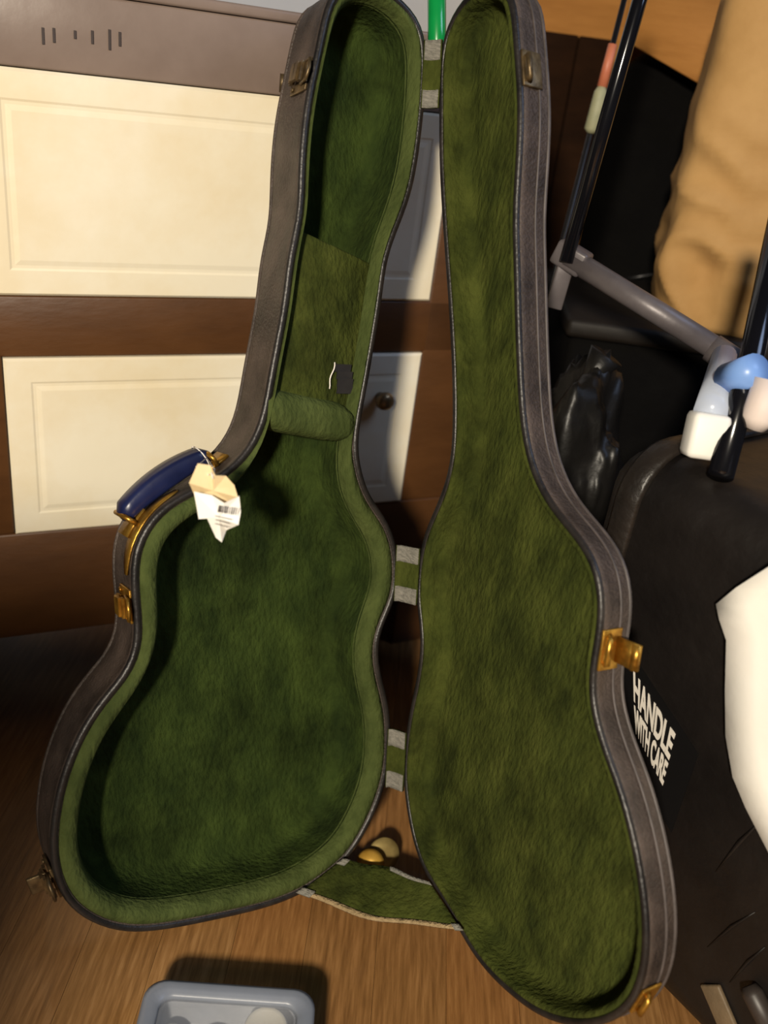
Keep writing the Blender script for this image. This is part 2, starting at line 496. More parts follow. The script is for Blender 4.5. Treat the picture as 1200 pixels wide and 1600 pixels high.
# accessory compartment in the neck of the deep half
vA = uv('L', 490, 640)[1]; vB = uv('L', 528, 384)[1]; kB = (uv('L', 575, 406)[1] - uv('L', 480, 361)[1]) / (uv('L', 575, 406)[0] - uv('L', 480, 361)[0])
rows = []
for k in range(13):
    vv = vA + (vB - vA) * k / 12
    u0, u1 = span('L', vv, 0.0145); rows.append((u0, u1, vv))
v, f = [], []
for w_ in (-0.012, -0.024):
    for (u0, u1, vv) in rows: sl = kB * (u1 - u0) / 2; v += [loc('L', u0, vv - sl, w_), loc('L', (u0 + u1) / 2, vv, w_ + (0.002 if w_ > -0.02 else 0)), loc('L', u1, vv + sl, w_)]
n = len(rows) * 3
for i in range(len(rows) - 1):
    for c_ in range(2):
        a = i * 3 + c_
        f.append((a, a + 1, a + 4, a + 3)); f.append((n + a, n + a + 3, n + a + 4, n + a + 1))
    a = i * 3
    f.append((a, a + 3, n + a + 3, n + a)); f.append((a + 2, n + a + 2, n + a + 5, a + 5))
e = (len(rows) - 1) * 3
f += [(0, n, n + 1, 1), (1, n + 1, n + 2, 2), (e, e + 1, n + e + 1, n + e), (e + 1, e + 2, n + e + 2, n + e + 1)]
clid = mesh('compartment_cover', v, f, PLUSH, case, bevel=0.003)
u0, u1, vv = rows[-1]
ca_ = (U['L'] + V * kB).normalized(); box('compartment_wall', loc('L', (u0 + u1) / 2, vv - 0.008, -0.045), ((u1 - u0) * 1.05, 0.008, 0.042), PLUSH, case, ax=ca_, ay=N['L'].cross(ca_), az=N['L'])
# leather pull tab on the cover
pu, pv = uv('L', 534, 592, -0.010)
mb = MB()
for k in range(4):
    mb.box(loc('L', pu - 0.001 * k, pv + 0.012 - 0.008 * k, -0.008 + 0.0025 * math.sin(k)), (0.020, 0.009, 0.0016), U['L'], (V + N['L'] * 0.2).normalized(), N['L'])
mb.build('pull_tab', mat('black_leather', (30, 29, 31), (40, 38, 40), 40, 0.6), clid, smooth=False)
# a loose pale thread by the tab
th = []
for k in range(9):
    a, b = uv('L', 523 - k * 1.2 + 1.5 * math.sin(k), 566 + k * 5.2, -0.006); th.append(loc('L', a, b, -0.006))
tag(tube('loose_thread', th, 0.0008, STRING, n=6, base=th[-1]), 'pale loose thread lying on green neck compartment cover', 'thread')

# neck rest
va = uv('L', 485, 652)[1]; kR = (uv('L', 548, 664)[1] - uv('L', 420, 640)[1]) / (uv('L', 548, 664)[0] - uv('L', 420, 640)[0])
u0, u1 = span('L', va, 0.010); um = (u0 + u1) / 2; u1 += 0.003
v, f = [], []; ns, nr = 15, 16
for i in range(ns):
    t = i / (ns - 1); uu = u0 + (u1 - u0) * t
    bul = 1 - 0.35 * abs(2 * t - 1) ** 6
    dip = -0.004 * math.cos((2 * t - 1) * math.pi / 2)
    for k in range(nr):
        q = 2 * math.pi * k / nr
        a = math.copysign(abs(math.cos(q)) ** 0.6, math.cos(q)) * 0.024 * bul; b = math.copysign(abs(math.sin(q)) ** 0.6, math.sin(q)) * 0.030
        v.append(loc('L', uu, va + a + kR * (uu - um), -0.026 + b + (dip if b > 0 else 0)))
for i in range(ns - 1):
    for k in range(nr): f.append((i * nr + k, i * nr + (k + 1) % nr, (i + 1) * nr + (k + 1) % nr, (i + 1) * nr + k))
f.append(tuple(range(nr - 1, -1, -1))); f.append(tuple((ns - 1) * nr + k for k in range(nr)))
mesh('neck_rest', v, f, PLUSHL, case, label='padded green neck rest')


# hinge straps across the spine
def strap(py0, py1, b0, b1):
    va, vb = uv('L', 640, py0)[1], uv('L', 640, py1)[1]

    def strip(v0, v1, lift, name, m, parent, solid):
        cs = []
        uL = min(p.x for p in OUT['L'] if min(v0, v1) - 0.02 < p.y < max(v0, v1) + 0.02); uR = min(p.x for p in OUT['R'] if min(v0, v1) - 0.02 < p.y < max(v0, v1) + 0.02)
        fwd = (N['L'] + N['R']).normalized()
        v, f = [], []
        for j in range(6):
            vv = v0 + (v1 - v0) * j / 5
            wob = 0.0006 * math.sin(j * 2.1 + py0)
            row = [loc('L', uL + 0.006, vv, 0.003 + lift), loc('L', uL + 0.001, vv, 0.0045 + lift), HB + V * vv + fwd * (0.0035 + lift + wob) + (U['L'] * max(uL, 0) + U['R'] * max(uR, 0)) * 0.5,
                   loc('R', uR + 0.001, vv, 0.0045 + lift), loc('R', uR + 0.006, vv, 0.003 + lift)]
            v += row
        for j in range(5):
            for k in range(4): f.append((j * 5 + k, j * 5 + k + 1, j * 5 + k + 6, j * 5 + k + 5))
        return mesh(name, v, f, m, parent, solid=solid)
    st = strip(va, vb, 0.0, 'hinge_strap', PLUSH, case, 0.003)
    vm0, vm1 = uv('L', 640, b0)[1], uv('L', 640, b1)[1]
    strip(va, vm0, 0.0015, 'frayed_end', FRAY, st, 0.003); strip(vm1, vb, 0.0015, 'frayed_end', FRAY, st, 0.003)


strap(58, 166, 90, 138); strap(849, 934, 873, 911); strap(1130, 1217, 1154, 1193)

# stay strap joining the two halves at the foot
A1, A2 = loc('L', *uv('L', 533, 1338), 0.006), loc('L', *uv('L', 468, 1389), 0.006)
B1, B2 = loc('R', *uv('R', 679, 1378), 0.006), loc('R', *uv('R', 724, 1446), 0.006)


def stay(s, t):                           # s across the band, t from left half to right half
    a = A1.lerp(A2, s); b = B1.lerp(B2, s); p = a.lerp(b, t)
    sag = math.sin(math.pi * t)
    return p - Z * (0.010 + 0.004 * s) * sag + Vector((0, 1, 0)) * 0.012 * sag * (1 - s) + Vector((0, -1, 0)) * 0.003 * math.sin(t * 9 + s * 4) * sag


def grid(fn, ns, nt):
    v = [fn(i / (ns - 1), j / (nt - 1)) for i in range(ns) for j in range(nt)]
    f = [(i * nt + j, i * nt + j + 1, (i + 1) * nt + j + 1, (i + 1) * nt + j) for i in range(ns - 1) for j in range(nt - 1)]
    return v, f


v, f = grid(stay, 9, 21); st = mesh('stay_strap', v, f, PLUSH, case, solid=0.003, label='green cloth stay strap with frayed pale edges')
v, f = grid(lambda s, t: stay(0.93 + 0.09 * s, t) + Vector((0, -0.003, 0.0012)), 3, 21); mesh('frayed_edge', v, f, mat('frayed_tan', (150, 128, 92), (176, 152, 114), 120, 0.9, 0.6, 300), st, solid=0.003)
v, f = grid(lambda s, t: stay(-0.03 + 0.08 * s, 0.55 + 0.45 * t) + Vector((0, -0.002, 0.002)), 3, 12); mesh('frayed_edge', v, f, FRAY, st, solid=0.003)
v, f = grid(lambda s, t: stay(0.88 + 0.14 * s, 0.97 + 0.05 * t) + Vector((0, -0.005, 0.002)), 4, 4); mesh('frayed_edge', v, f, FRAY, st, solid=0.003)
v, f = grid(lambda s, t: stay(0.86 + 0.16 * s, -0.03 + 0.09 * t) + Vector((0, -0.005, 0.002)), 4, 4); mesh('frayed_edge', v, f, FRAY, st, solid=0.003)
v, f = grid(lambda s, t: stay(-0.05 + 0.16 * s, -0.03 + 0.09 * t) + Vector((0, -0.005, 0.002)), 4, 4); mesh('frayed_edge', v, f, FRAY, st, solid=0.003)


# frames on the outer wall: tangent along the outline, outward, and towards the opening
def wall_frame(sd, px, py):
    q = Vector(uv(sd, px, py)); i = min(range(NP), key=lambda k: (OUT[sd][k] - q).length)
    t2 = (OUT[sd][(i + 2) % NP] - OUT[sd][i - 2]).normalized(); n2 = -NRM[sd][i]
    T = (U[sd] * t2.x + V * t2.y).normalized(); O = (U[sd] * n2.x + V * n2.y).normalized()
    return loc(sd, OUT[sd][i].x, OUT[sd][i].y, 0), T, O, N[sd]


def latch(sd, px, py, m, wide=0.034, lever=True, drop=0.0):
    p, T, O, W_ = wall_frame(sd, px, py)
    mb = MB(); mb.box(p + O * 0.0015 - W_ * 0.021, (wide, 0.003, 0.034), T, O, W_)
    for a in (-1, 1): mb.tube([p + O * 0.003 - W_ * 0.032 + T * a * wide * 0.36, p + O * 0.0052 - W_ * 0.032 + T * a * wide * 0.36], 0.003, 8)
    la = mb.build('latch', m, case, bevel=0.0008)
    mb = MB(); L2 = 0.036
    for k in range(6):
        t = k / 5; mb.box(p + O * (0.006 + 0.006 * math.sin(t * math.pi)) - W_ * (0.002 + 0.030 * t), (wide * (0.62 - 0.16 * t), 0.003, 0.008), T, O, W_)
    mb.build('lever', m, la, smooth=False)
    mb = MB(); a = T * wide * 0.3
    mb.tube([p + O * 0.005 - W_ * 0.012 + a, p + O * 0.008 + W_ * 0.006 + a, p + O * 0.008 + W_ * 0.009, p + O * 0.008 + W_ * 0.006 - a, p + O * 0.005 - W_ * 0.012 - a], 0.0017, 8)
    mb.build('loop', m, la)
    if lever and drop:
        mb = MB(); mb.box(p + O * (0.006 + drop / 2) - W_ * 0.020, (wide * 0.55, drop, 0.004), T, (O - W_ * 0.25).normalized(), W_)
        mb.build('hasp', m, la, bevel=0.001)
    return la


latch('L', 486, 120, BRASSD, 0.034)
latch('L', 209, 955, BRASS, 0.036)
latch('L', 88, 1390, BRASSD, 0.036, drop=0.02)


def catch_plate(sd, px, py, m, wide=0.032, out=0.0):
    p, T, O, W_ = wall_frame(sd, px, py)
    mb = MB(); mb.box(p + O * 0.0015 - W_ * 0.014, (wide, 0.003, 0.024), T, O, W_)
    la = mb.build('catch_plate', m, case, bevel=0.0008)
    mb = MB(); mb.tube([p + O * 0.002 - W_ * 0.010 + T * wide * 0.35, p + O * 0.008 - W_ * 0.006 + T * wide * 0.3, p + O * 0.008 - W_ * 0.006 - T * wide * 0.3, p + O * 0.002 - W_ * 0.010 - T * wide * 0.35], 0.003, 10)
    if out: mb.box(p + O * (out / 2 + 0.002) - W_ * 0.022, (wide * 0.62, out, 0.004), T, O, W_); mb.tube([p + O * out - W_ * 0.022 + T * wide * 0.3, p + O * out - W_ * 0.022 - T * wide * 0.3], 0.0045, 10)
    mb.build('hook', m, la)


catch_plate('R', 813, 110, BRASSD, 0.036)
catch_plate('R', 936, 1010, BRASS, 0.040, 0.026)
catch_plate('R', 990, 1568, BRASS, 0.032)

# carrying handle with its brass brackets
pA, TA, OA, W_ = wall_frame('L', 348, 738); pB, TB, OB, _ = wall_frame('L', 226, 824)
OM = (OA + OB).normalized()
mid = -W_ * 0.040
hA, hB = pA + mid, pB + mid
axis = (hB - hA).normalized()
OM = (OM - axis * OM.dot(axis)).normalized()
v, f = [], []; ns, nr = 17, 16
L_ = (hB - hA).length
for i in range(ns):
    t = i / (ns - 1)
    arch = 0.006 + 0.008 * math.sin(math.pi * t) ** 0.6
    c = hA + axis * (L_ * (-0.03 + 1.10 * t)) + OM * (arch + 0.006)
    th_ = 0.0125 * (0.75 + 0.25 * math.sin(math.pi * t)); wd = 0.0155
    if i in (0, ns - 1): th_ *= 0.55; wd *= 0.6
    for k in range(nr):
        q = 2 * math.pi * k / nr
        a = math.copysign(abs(math.cos(q)) ** 0.55, math.cos(q)); b = math.copysign(abs(math.sin(q)) ** 0.55, math.sin(q))
        v.append(c + OM * a * th_ + W_ * b * wd)
for i in range(ns - 1):
    for k in range(nr): f.append((i * nr + k, i * nr + (k + 1) % nr, (i + 1) * nr + (k + 1) % nr, (i + 1) * nr + k))
f.append(tuple(range(nr - 1, -1, -1))); f.append(tuple((ns - 1) * nr + k for k in range(nr)))
hd = mesh('handle', v, f, NAVY, case, label='navy blue carrying handle')
for (q, T, O) in ((pA, TA, OA), (pB, TB, OB)):
    c = q + mid
    mb = MB(); mb.box(c + O * 0.0015, (0.034, 0.003, 0.030), T, O, W_)
    mb.tube([c + W_ * 0.018 + O * 0.002, c + W_ * 0.019 + O * 0.012, c + O * 0.016 + W_ * 0.014, c + O * 0.016 - W_ * 0.014, c - W_ * 0.019 + O * 0.012, c - W_ * 0.018 + O * 0.002], 0.0028, 10)
    mb.build('handle_bracket', BRASS, hd)
# curved brass guard plate beside the lower bracket
v = []; idx = min(range(NP), key=lambda k: (OUT['L'][k] - Vector(uv('L', 228, 822))).length)
for j in range(-5, 6):
    i = (idx + j) % NP
    p2 = OUT['L'][i] - NRM['L'][i] * 0.0018
    hw = 0.010 * math.sqrt(max(0.05, 1 - (j / 5.4) ** 2))
    v += [loc('L', p2.x, p2.y, -0.016 - hw), loc('L', p2.x, p2.y, -0.016 + hw)]
mesh('guard_plate', v, [(2 * j, 2 * j + 1, 2 * j + 3, 2 * j + 2) for j in range(10)], BRASS, hd, solid=0.0015)

# ------------------------------------------------------------------ paper tags tied to the handle
hp = hA + axis * (L_ * 0.06) + OM * 0.016 + W_ * 0.02
tl = at(340, 790, 0.715)
tg = thing('price_tag', 'pair of small paper tags on white string hung from the blue handle', 'tag', at(346, 842, 0.715))
E1, E2 = RX.copy(), RY.copy(); E1 = Vector((0.95, 0.05, 0.30)).normalized(); E2 = Vector((-0.28, 0.10, 0.95)).normalized()
EN = E1.cross(E2).normalized()
if EN.y > 0: EN = -EN


def card(name, pts, yy, m, parent, bow=0.004, **k):
    q = [at(px, py, yy) for px, py in pts]
    c = sum(q, Vector()) / len(q)
    v = [p + Vector((0, bow * math.sin(i * 2.3), 0)) for i, p in enumerate(q)] + [c + Vector((0, -bow, 0))]
    n = len(q)
    return mesh(name, v, [(i, (i + 1) % n, n) for i in range(n)], m, parent, smooth=False, solid=0.0008, **k)


card('tag_card', [(309, 724), (328, 729), (338, 740), (352, 745), (366, 759), (373, 774), (370, 795), (340, 797), (312, 808), (302, 775), (297, 752)], 0.730, TAGB, tg, label='beige card tag')
wt = card('tag_sticker', [(303, 768), (330, 776), (352, 783), (373, 777), (376, 800), (374, 817), (352, 831), (347, 846), (338, 838), (322, 812), (312, 808)], 0.716, PAPER, tg, label='white printed tag')
mb = MB()
for k in range(9):
    a = at(343 + 3.4 * k, 790 + 0.5 * k, 0.7085); b = at(341 + 3.4 * k, 800 + 0.6 * k, 0.7085)
    mb.tube([a, b], 0.0004 + 0.0003 * (k % 3 == 0), 5)
for k in range(3): mb.tube([at(336, 806 + 6 * k, 0.7085), at(362 - 3 * k, 812 + 6 * k, 0.7085)], 0.0003, 5)
mb.build('printing', INK, wt)
mb = MB()
for dx in (-5, 3):
    a = hp; b = at(331 + dx, 742, 0.727)
    mid_ = a.lerp(b, 0.5) + Vector((0.002 * dx, -0.006, 0)); mb.tube([a, mid_, b], 0.0007, 6)
mb.tube([at(330, 738, 0.727), at(333, 748, 0.7245)], 0.0009, 6)
lo = []
for k in range(13):
    q = 2 * math.pi * k / 12; lo.append(hA + axis * (L_ * 0.06) + OM * (0.0145 + 0.0135 * math.cos(q)) + W_ * 0.0175 * math.sin(q))
mb.tube(lo, 0.0007, 6)
mb.build('string', STRING, tg)

# ------------------------------------------------------------------ green stick caught above the top hinge
g0 = HB + V * uv('L', 640, 70)[1] + (N['L'] + N['R']).normalized() * -0.012
g1 = at(682, -120, 1.16)
gd = (g1 - g0).normalized()
gm = thing('marker_pen', 'bright green round plastic stick between the two case halves at the top', 'stick', g0)
tube('barrel', [g0, g0 + gd * 0.012, g0 + gd * 0.10], [0.009, 0.0102, 0.0106], GREENT, gm, 20)
tube('cap', [g0 + gd * 0.10, g0 + gd * 0.103, g0 + gd * 0.15, g0 + gd * 0.154], [0.0106, 0.0116, 0.0112, 0.008], GREENT, gm, 20)

# ------------------------------------------------------------------ brass knob on the floor between the halves
bp = atz(590, 1352, 0.012)
bn = thing('brass_knob', 'shiny brass knob with round backplate between the case halves', 'knob', (bp.x, bp.y, 0))
ax_ = (CAM - bp).normalized(); ax_ = Vector((ax_.x + 0.35, ax_.y, 0.55)).normalized()
v, f = lathe(Vector((bp.x + 0.006, bp.y + 0.012, 0.020)), ax_, [(0.019, -0.002), (0.0215, 0.0), (0.0205, 0.003), (0.010, 0.0045)])
mesh('backplate', v, f, mat('pale_brass', (190, 168, 108), (156, 132, 80), 40, 0.4, metal=0.6), bn)
kc = Vector((bp.x - 0.008, bp.y - 0.004, 0.020))
v, f = lathe(kc, Vector((-0.2, -0.6, 0.5)), [(0.008, -0.010), (0.009, -0.002), (0.016, 0.003), (0.0185, 0.010), (0.0145, 0.018), (0.005, 0.021)])
mesh('grip', v, f, mat('bright_brass', (226, 180, 84), (200, 152, 62), 40, 0.3, metal=0.45), bn)

# ------------------------------------------------------------------ plastic tub in the foreground
tc = atz(362, 1600, 0.0); tc = Vector((atz(365, 1560, 0.05).x, atz(365, 1560, 0.05).y - 0.048, 0))
rot = math.radians(4)
TX, TY = Vector((math.cos(rot), math.sin(rot), 0)), Vector((-math.sin(rot), math.cos(rot), 0))


def rrect(c, hx, hy, r, z, n=6):
    out = []
    for (sx, sy, a0) in ((1, 1, 0), (-1, 1, 90), (-1, -1, 180), (1, -1, 270)):
        for k in range(n + 1):
            q = math.radians(a0 + 90 * k / n); out.append(c + TX * (sx * (hx - r) + r * math.cos(q)) + TY * (sy * (hy - r) + r * math.sin(q)) + Z * z)
    return out


tb = thing('food_tub', 'cloudy grey plastic food tub on the floor in front of the case', 'tub', tc)


def rloft(name, rings, m, parent, capA=True, capB=True, **k):
    v, f = [], []; n = len(rings[0])
    for r in rings: v += r
    for i in range(len(rings) - 1):
        for j in range(n): f.append((i * n + j, i * n + (j + 1) % n, (i + 1) * n + (j + 1) % n, (i + 1) * n + j))
    if capA: f.append(tuple(range(n - 1, -1, -1)))
    if capB: f.append(tuple((len(rings) - 1) * n + j for j in range(n)))
    return mesh(name, v, f, m, parent, **k)


HX, HY = 0.088, 0.062
rloft('body', [rrect(tc, HX - 0.012, HY - 0.012, 0.016, 0.001), rrect(tc, HX - 0.004, HY - 0.004, 0.018, 0.046), rrect(tc, HX - 0.006, HY - 0.006, 0.018, 0.046), rrect(tc, HX - 0.014, HY - 0.014, 0.016, 0.004)], TUB, tb)
rloft('rim', [rrect(tc, HX - 0.003, HY - 0.003, 0.02, 0.042), rrect(tc, HX, HY, 0.022, 0.043), rrect(tc, HX, HY, 0.022, 0.052), rrect(tc, HX - 0.004, HY - 0.004, 0.02, 0.054), rrect(tc, HX - 0.016, HY - 0.016, 0.014, 0.052), rrect(tc, HX - 0.019, HY - 0.019, 0.012, 0.046), rrect(tc, HX - 0.006, HY - 0.006, 0.02, 0.043)], TUB, tb, False, False)
rloft('lid', [rrect(tc, HX - 0.015, HY - 0.015, 0.015, 0.0465), rrect(tc, HX - 0.015, HY - 0.015, 0.015, 0.0480), rrect(tc, HX - 0.020, HY - 0.020, 0.012, 0.0480), rrect(tc, HX - 0.022, HY - 0.022, 0.011, 0.0455)], mat('frosted_lid', (150, 154, 162), (164, 168, 176), 8, 0.4, alpha=0.28), tb, label='frosted see-through lid')
v, f = lathe(tc + TX * 0.040 + TY * 0.026 + Z * 0.012, Z, [(0.020, -0.007), (0.0225, -0.005), (0.0225, 0.027), (0.020, 0.031), (0.017, 0.0295)])
tag(mesh('jar_lid', v, f, CREAM, base=tc + TX * 0.040 + TY * 0.026 + Z * 0.005), 'round cream jar lid lying inside the grey plastic tub', 'lid')
for (dx, dy, s) in ((-0.056, 0.024, 0.013), (-0.014, 0.016, 0.016)):
    c = tc + TX * dx + TY * dy
    v, f = lathe(c + Z * 0.005, Z, [(s * 0.8, 0), (s, 0.004), (s * 0.95, 0.016), (s * 0.7, 0.020), (s * 0.5, 0.022)])
    tag(mesh('bottle_cap', v, f, CREAM, base=c + Z * 0.005), 'smaller cream cap at the left end of grey plastic tub' if s < 0.015 else 'cream cap in the middle of grey plastic tub', 'cap')

# ------------------------------------------------------------------ the heap at the right: big black case with a printed label
NF = Vector((-0.78, -0.6258, 0)).normalized(); E_ = Vector((-NF.y, NF.x, 0)); E_ = Vector((0.6258, -0.78, 0)).normalized()
Q0 = Vector((0.405, 0.66, 0))


def onface(px, py, d=0.0):
    r = ray(px, py); t = (Q0 + NF * d - CAM).dot(NF) / r.dot(NF); return CAM + r * t


zt = (onface(1000, 705).z + onface(1180, 800).z) / 2
tl_ = (onface(915, 800) - Q0).dot(E_)
LB, RB = tl_, 0.26
bc = thing('equipment_case', 'big scuffed black equipment case with white lettered sticker beside the green-lined lid', 'equipment case', Q0 + E_ * (LB + RB) / 2 - NF * 0.17)
cB = Q0 + E_ * (LB + RB) / 2 - NF * 0.17
tb_ = box('body', cB + Z * zt / 2, (RB - LB, 0.34, zt - 0.004), BLACKV, bc, ax=E_, ay=NF, az=Z, bevel=0.055, seg=6)
# raised binding round the left end
v, f = [], []
ring = []
hw, hh, r = 0.17, zt / 2, 0.058
for (sx, sy, a0) in ((1, 1, 0), (-1, 1, 90), (-1, -1, 180), (1, -1, 270)):
    for k in range(9):
        q = math.radians(a0 + 90 * k / 8); ring.append((sx * (hw - r) + r * math.cos(q), sy * (hh - r) + r * math.sin(q)))
pts = [cB + E_ * (-(RB - LB) / 2 + 0.050) + NF * a * 1.012 + Z * (hh + b * 1.006) for a, b in ring]
n = 8
for i in range(len(pts)):
    t = (pts[(i + 1) % len(pts)] - pts[i - 1]).normalized(); a = E_; b = t.cross(a)
    for k in range(n):
        q = 2 * math.pi * k / n; v.append(pts[i] + a * math.cos(q) * 0.016 + b * math.sin(q) * 0.005)
for i in range(len(pts)):
    for k in range(n):
        j = (i + 1) % len(pts); f.append((i * n + k, i * n + (k + 1) % n, j * n + (k + 1) % n, j * n + k))
mesh('edge_binding', v, f, mat('black_binding', (30, 26, 23), (42, 36, 32), 20, 0.4, 0.2, 80), bc)
# creases in the skin
for (pa, pb, r_) in (((1192, 1280), (1118, 1362), 0.0025), (((1180), 1425), (1105, 1480), 0.002), ((1195, 1480), (1140, 1535), 0.002)):
    a, b = onface(*pa, 0.0005), onface(*pb, 0.0005)
    m_ = a.lerp(b, 0.5) + NF * 0.001 + Z * 0.006
    tube('crease', [a, a.lerp(m_, 0.6), m_, b.lerp(m_, 0.6), b], [0.0004, r_ * 0.7, r_, r_ * 0.7, 0.0004], BLACKV, tb_, 8)
# a flat worn strap and a tubular guard low on the front
ua, ub = onface(1112, 1536), onface(1150, 1625)
sd_ = (ua - ub).normalized(); sx_ = sd_.cross(NF).normalized()
box('strap', (ua + ub) / 2 + NF * 0.003, (0.026, 0.006, (ua - ub).length), mat('grey_brown_leather', (96, 82, 62), (116, 98, 74), 20, 0.6, 0.2, 60), bc, ax=sx_, ay=NF, az=sd_, bevel=0.002, label='worn grey brown strap')
tube('guard_tube', [onface(1170, 1540, 0.008), onface(1176, 1552, 0.009), onface(1222, 1640, 0.009)], [0.008, 0.011, 0.011], mat('dark_grey_rubber', (44, 38, 35), (58, 51, 47), 9, 0.45), bc, 16)
# sticker: black with white letters running down to the right
def quadmap(c4, d):
    q = [onface(px, py, d) for px, py in c4]        # top left, top right, bottom left, bottom right
    return lambda x, y: q[0].lerp(q[1], x).lerp(q[2].lerp(q[3], x), 1 - y)


qs = quadmap([(965, 985), (1092, 1178), (968, 1165), (1050, 1300)], 0.0)
v = [qs(x, y) + NF * h for h in (0.0004, 0.0014) for x, y in ((0, 0), (1, 0), (1, 1), (0, 1))]
sk = mesh('sticker', v, BOXF, mat('black_label_paper', (9, 8, 9), (12, 11, 12), 9, 0.65, spec=0.2), bc, smooth=False, label='black sticker with white words')
qt = quadmap([(990, 1047), (1056, 1147), (992, 1142), (1036, 1228)], 0.0014)


def lettering(text, y0_, y1_, x0_=0.0, x1_=1.0):
    cu = bpy.data.curves.new('lettering', 'FONT'); cu.body = text; cu.size = 1.0; cu.extrude = 0.004; cu.offset = 0.03
    to = bpy.data.objects.new('tmp_text', cu); C.objects.link(to)
    bpy.context.view_layer.update()
    me = bpy.data.meshes.new_from_object(to.evaluated_get(bpy.context.evaluated_depsgraph_get()))
    bpy.data.objects.remove(to); bpy.data.curves.remove(cu)
    xs = [q.co.x for q in me.vertices]; ys = [q.co.y for q in me.vertices]
    a0, a1, b0, b1 = min(xs), max(xs), min(ys), max(ys)
    base_ = root_loc(sk)
    for q in me.vertices:
        c = q.co.copy()
        q.co = qt(x0_ + (x1_ - x0_) * (c.x - a0) / (a1 - a0), y0_ + (y1_ - y0_) * (c.y - b0) / (b1 - b0)) + NF * (0.0004 + c.z * 0.1) - base_
    me.materials.append(mat('white_ink', (214, 208, 198), (222, 216, 206), 20, 0.6))
    o = bpy.data.objects.new('lettering', me); C.objects.link(o); o.parent = sk
    return o


lettering('HANDLE', 0.50, 1.0)
lettering('WITH CARE', 0.0, 0.44)


# ------------------------------------------------------------------ lumpy bags
def blob(name, c, rx, ry, rz, m, seed, amp=0.12, sharp=0.0, freq=6, base=None, n=4, flat=True, parent=None):
    bm = bmesh.new(); bmesh.ops.create_icosphere(bm, subdivisions=n, radius=1)
    v, f = [], []
    for q in bm.verts:
        p = q.co.copy()
        p = Vector([math.copysign(abs(t) ** 0.72, t) for t in p])
        d = noise.noise(p * freq * 0.35 + Vector((seed, 0, 0))) * amp + (abs(noise.noise(p * freq + Vector((0, seed, 0)))) * sharp)
        p = p * (1 + d)
        w_ = Vector((c[0] + p.x * rx, c[1] + p.y * ry, c[2] + p.z * rz))
        if flat and w_.z < (base if base is not None else 0): w_.z = (base if base is not None else 0)
        v.append(w_)
    bm.verts.index_update()
    f = [tuple(q.index for q in fc.verts) for fc in bm.faces]; bm.free()
    return mesh(name, v, f, m, parent, base=None if parent else (c[0], c[1], base if base is not None else 0))


bgp = Vector((0.235, 1.13, 0))
bg = thing('bin_bag', 'crinkled black plastic bag behind the big black equipment case', 'bag', bgp)
blob('sack', (0.235, 1.13, 0.29), 0.07, 0.09, 0.30, FILM, 3.1, 0.2, 0.10, 5, 0.0, 5, parent=bg)
tube('tied_neck', [bgp + Z * 0.565, bgp + Z * 0.595 + X * 0.006, bgp + Z * 0.625 + X * 0.02], [0.020, 0.011, 0.024], FILM, bg)

# dark storage box behind it
SBX, SBY = 0.515, 1.465
sbx = thing('storage_box', 'dark low box under the brown paper bag', 'box', (SBX, SBY, 0))
box('body', (SBX, SBY, 0.30), (0.56, 0.34, 0.60), BLACKF, sbx, bevel=0.012)
box('lid', (SBX, SBY, 0.6145), (0.58, 0.36, 0.028), mat('dark_brown_lid', (20, 16, 12), (28, 22, 17), 9, 0.6, 0.1, 30, spec=0.3), sbx, bevel=0.008)

# ------------------------------------------------------------------ brown paper bag on the storage box
kb = Vector((0.525, 1.40, 0.6295))
pb = thing('paper_bag', 'tall crumpled brown kraft paper bag at upper right', 'paper bag', kb)
ang = math.radians(-10)
KX, KY = Vector((math.cos(ang), math.sin(ang), 0)), Vector((-math.sin(ang), math.cos(ang), 0))
v, f = [], []; nz, nq = 56, 96
for i in range(nz + 1):
    z = i / nz
    for k in range(nq):
        q = 2 * math.pi * k / nq
        cx, sy = math.cos(q), math.sin(q)
        hx = 0.150 + 0.008 * math.sin(z * 3.0); hy = 0.095 - 0.012 * z
        a = math.copysign(abs(cx) ** 0.35, cx) * hx; b = math.copysign(abs(sy) ** 0.35, sy) * hy
        amp = 1.3 - z
        nd = noise.noise(Vector((a * 9 + 3, b * 9, z * 4))) * 0.009 + (0.5 - abs(noise.noise(Vector((a * 11 + z * 3, b * 11 + 7, z * 5 + 2))))) * 0.048 * amp * amp * amp
        nd += (0.5 - abs(noise.noise(Vector((a * 26 - z * 9, b * 26 + 1, z * 12 + 5))))) * 0.006 * amp
        nd *= min(1, z * 5 + 0.1) * (0.35 + 0.65 * abs(sy))
        zz = z * (0.425 + 0.05 * (a + 0.15) / 0.3) if True else z
        v.append(kb + KX * (a + nd * cx - 0.012 * z) + KY * (b + nd * sy) + Z * zz)
for i in range(nz):
    for k in range(nq): f.append((i * nq + k, i * nq + (k + 1) % nq, (i + 1) * nq + (k + 1) % nq, (i + 1) * nq + k))
f.append(tuple(range(nq - 1, -1, -1)))
mesh('bag_body', v, f, KRAFT, pb, solid=0.0015)

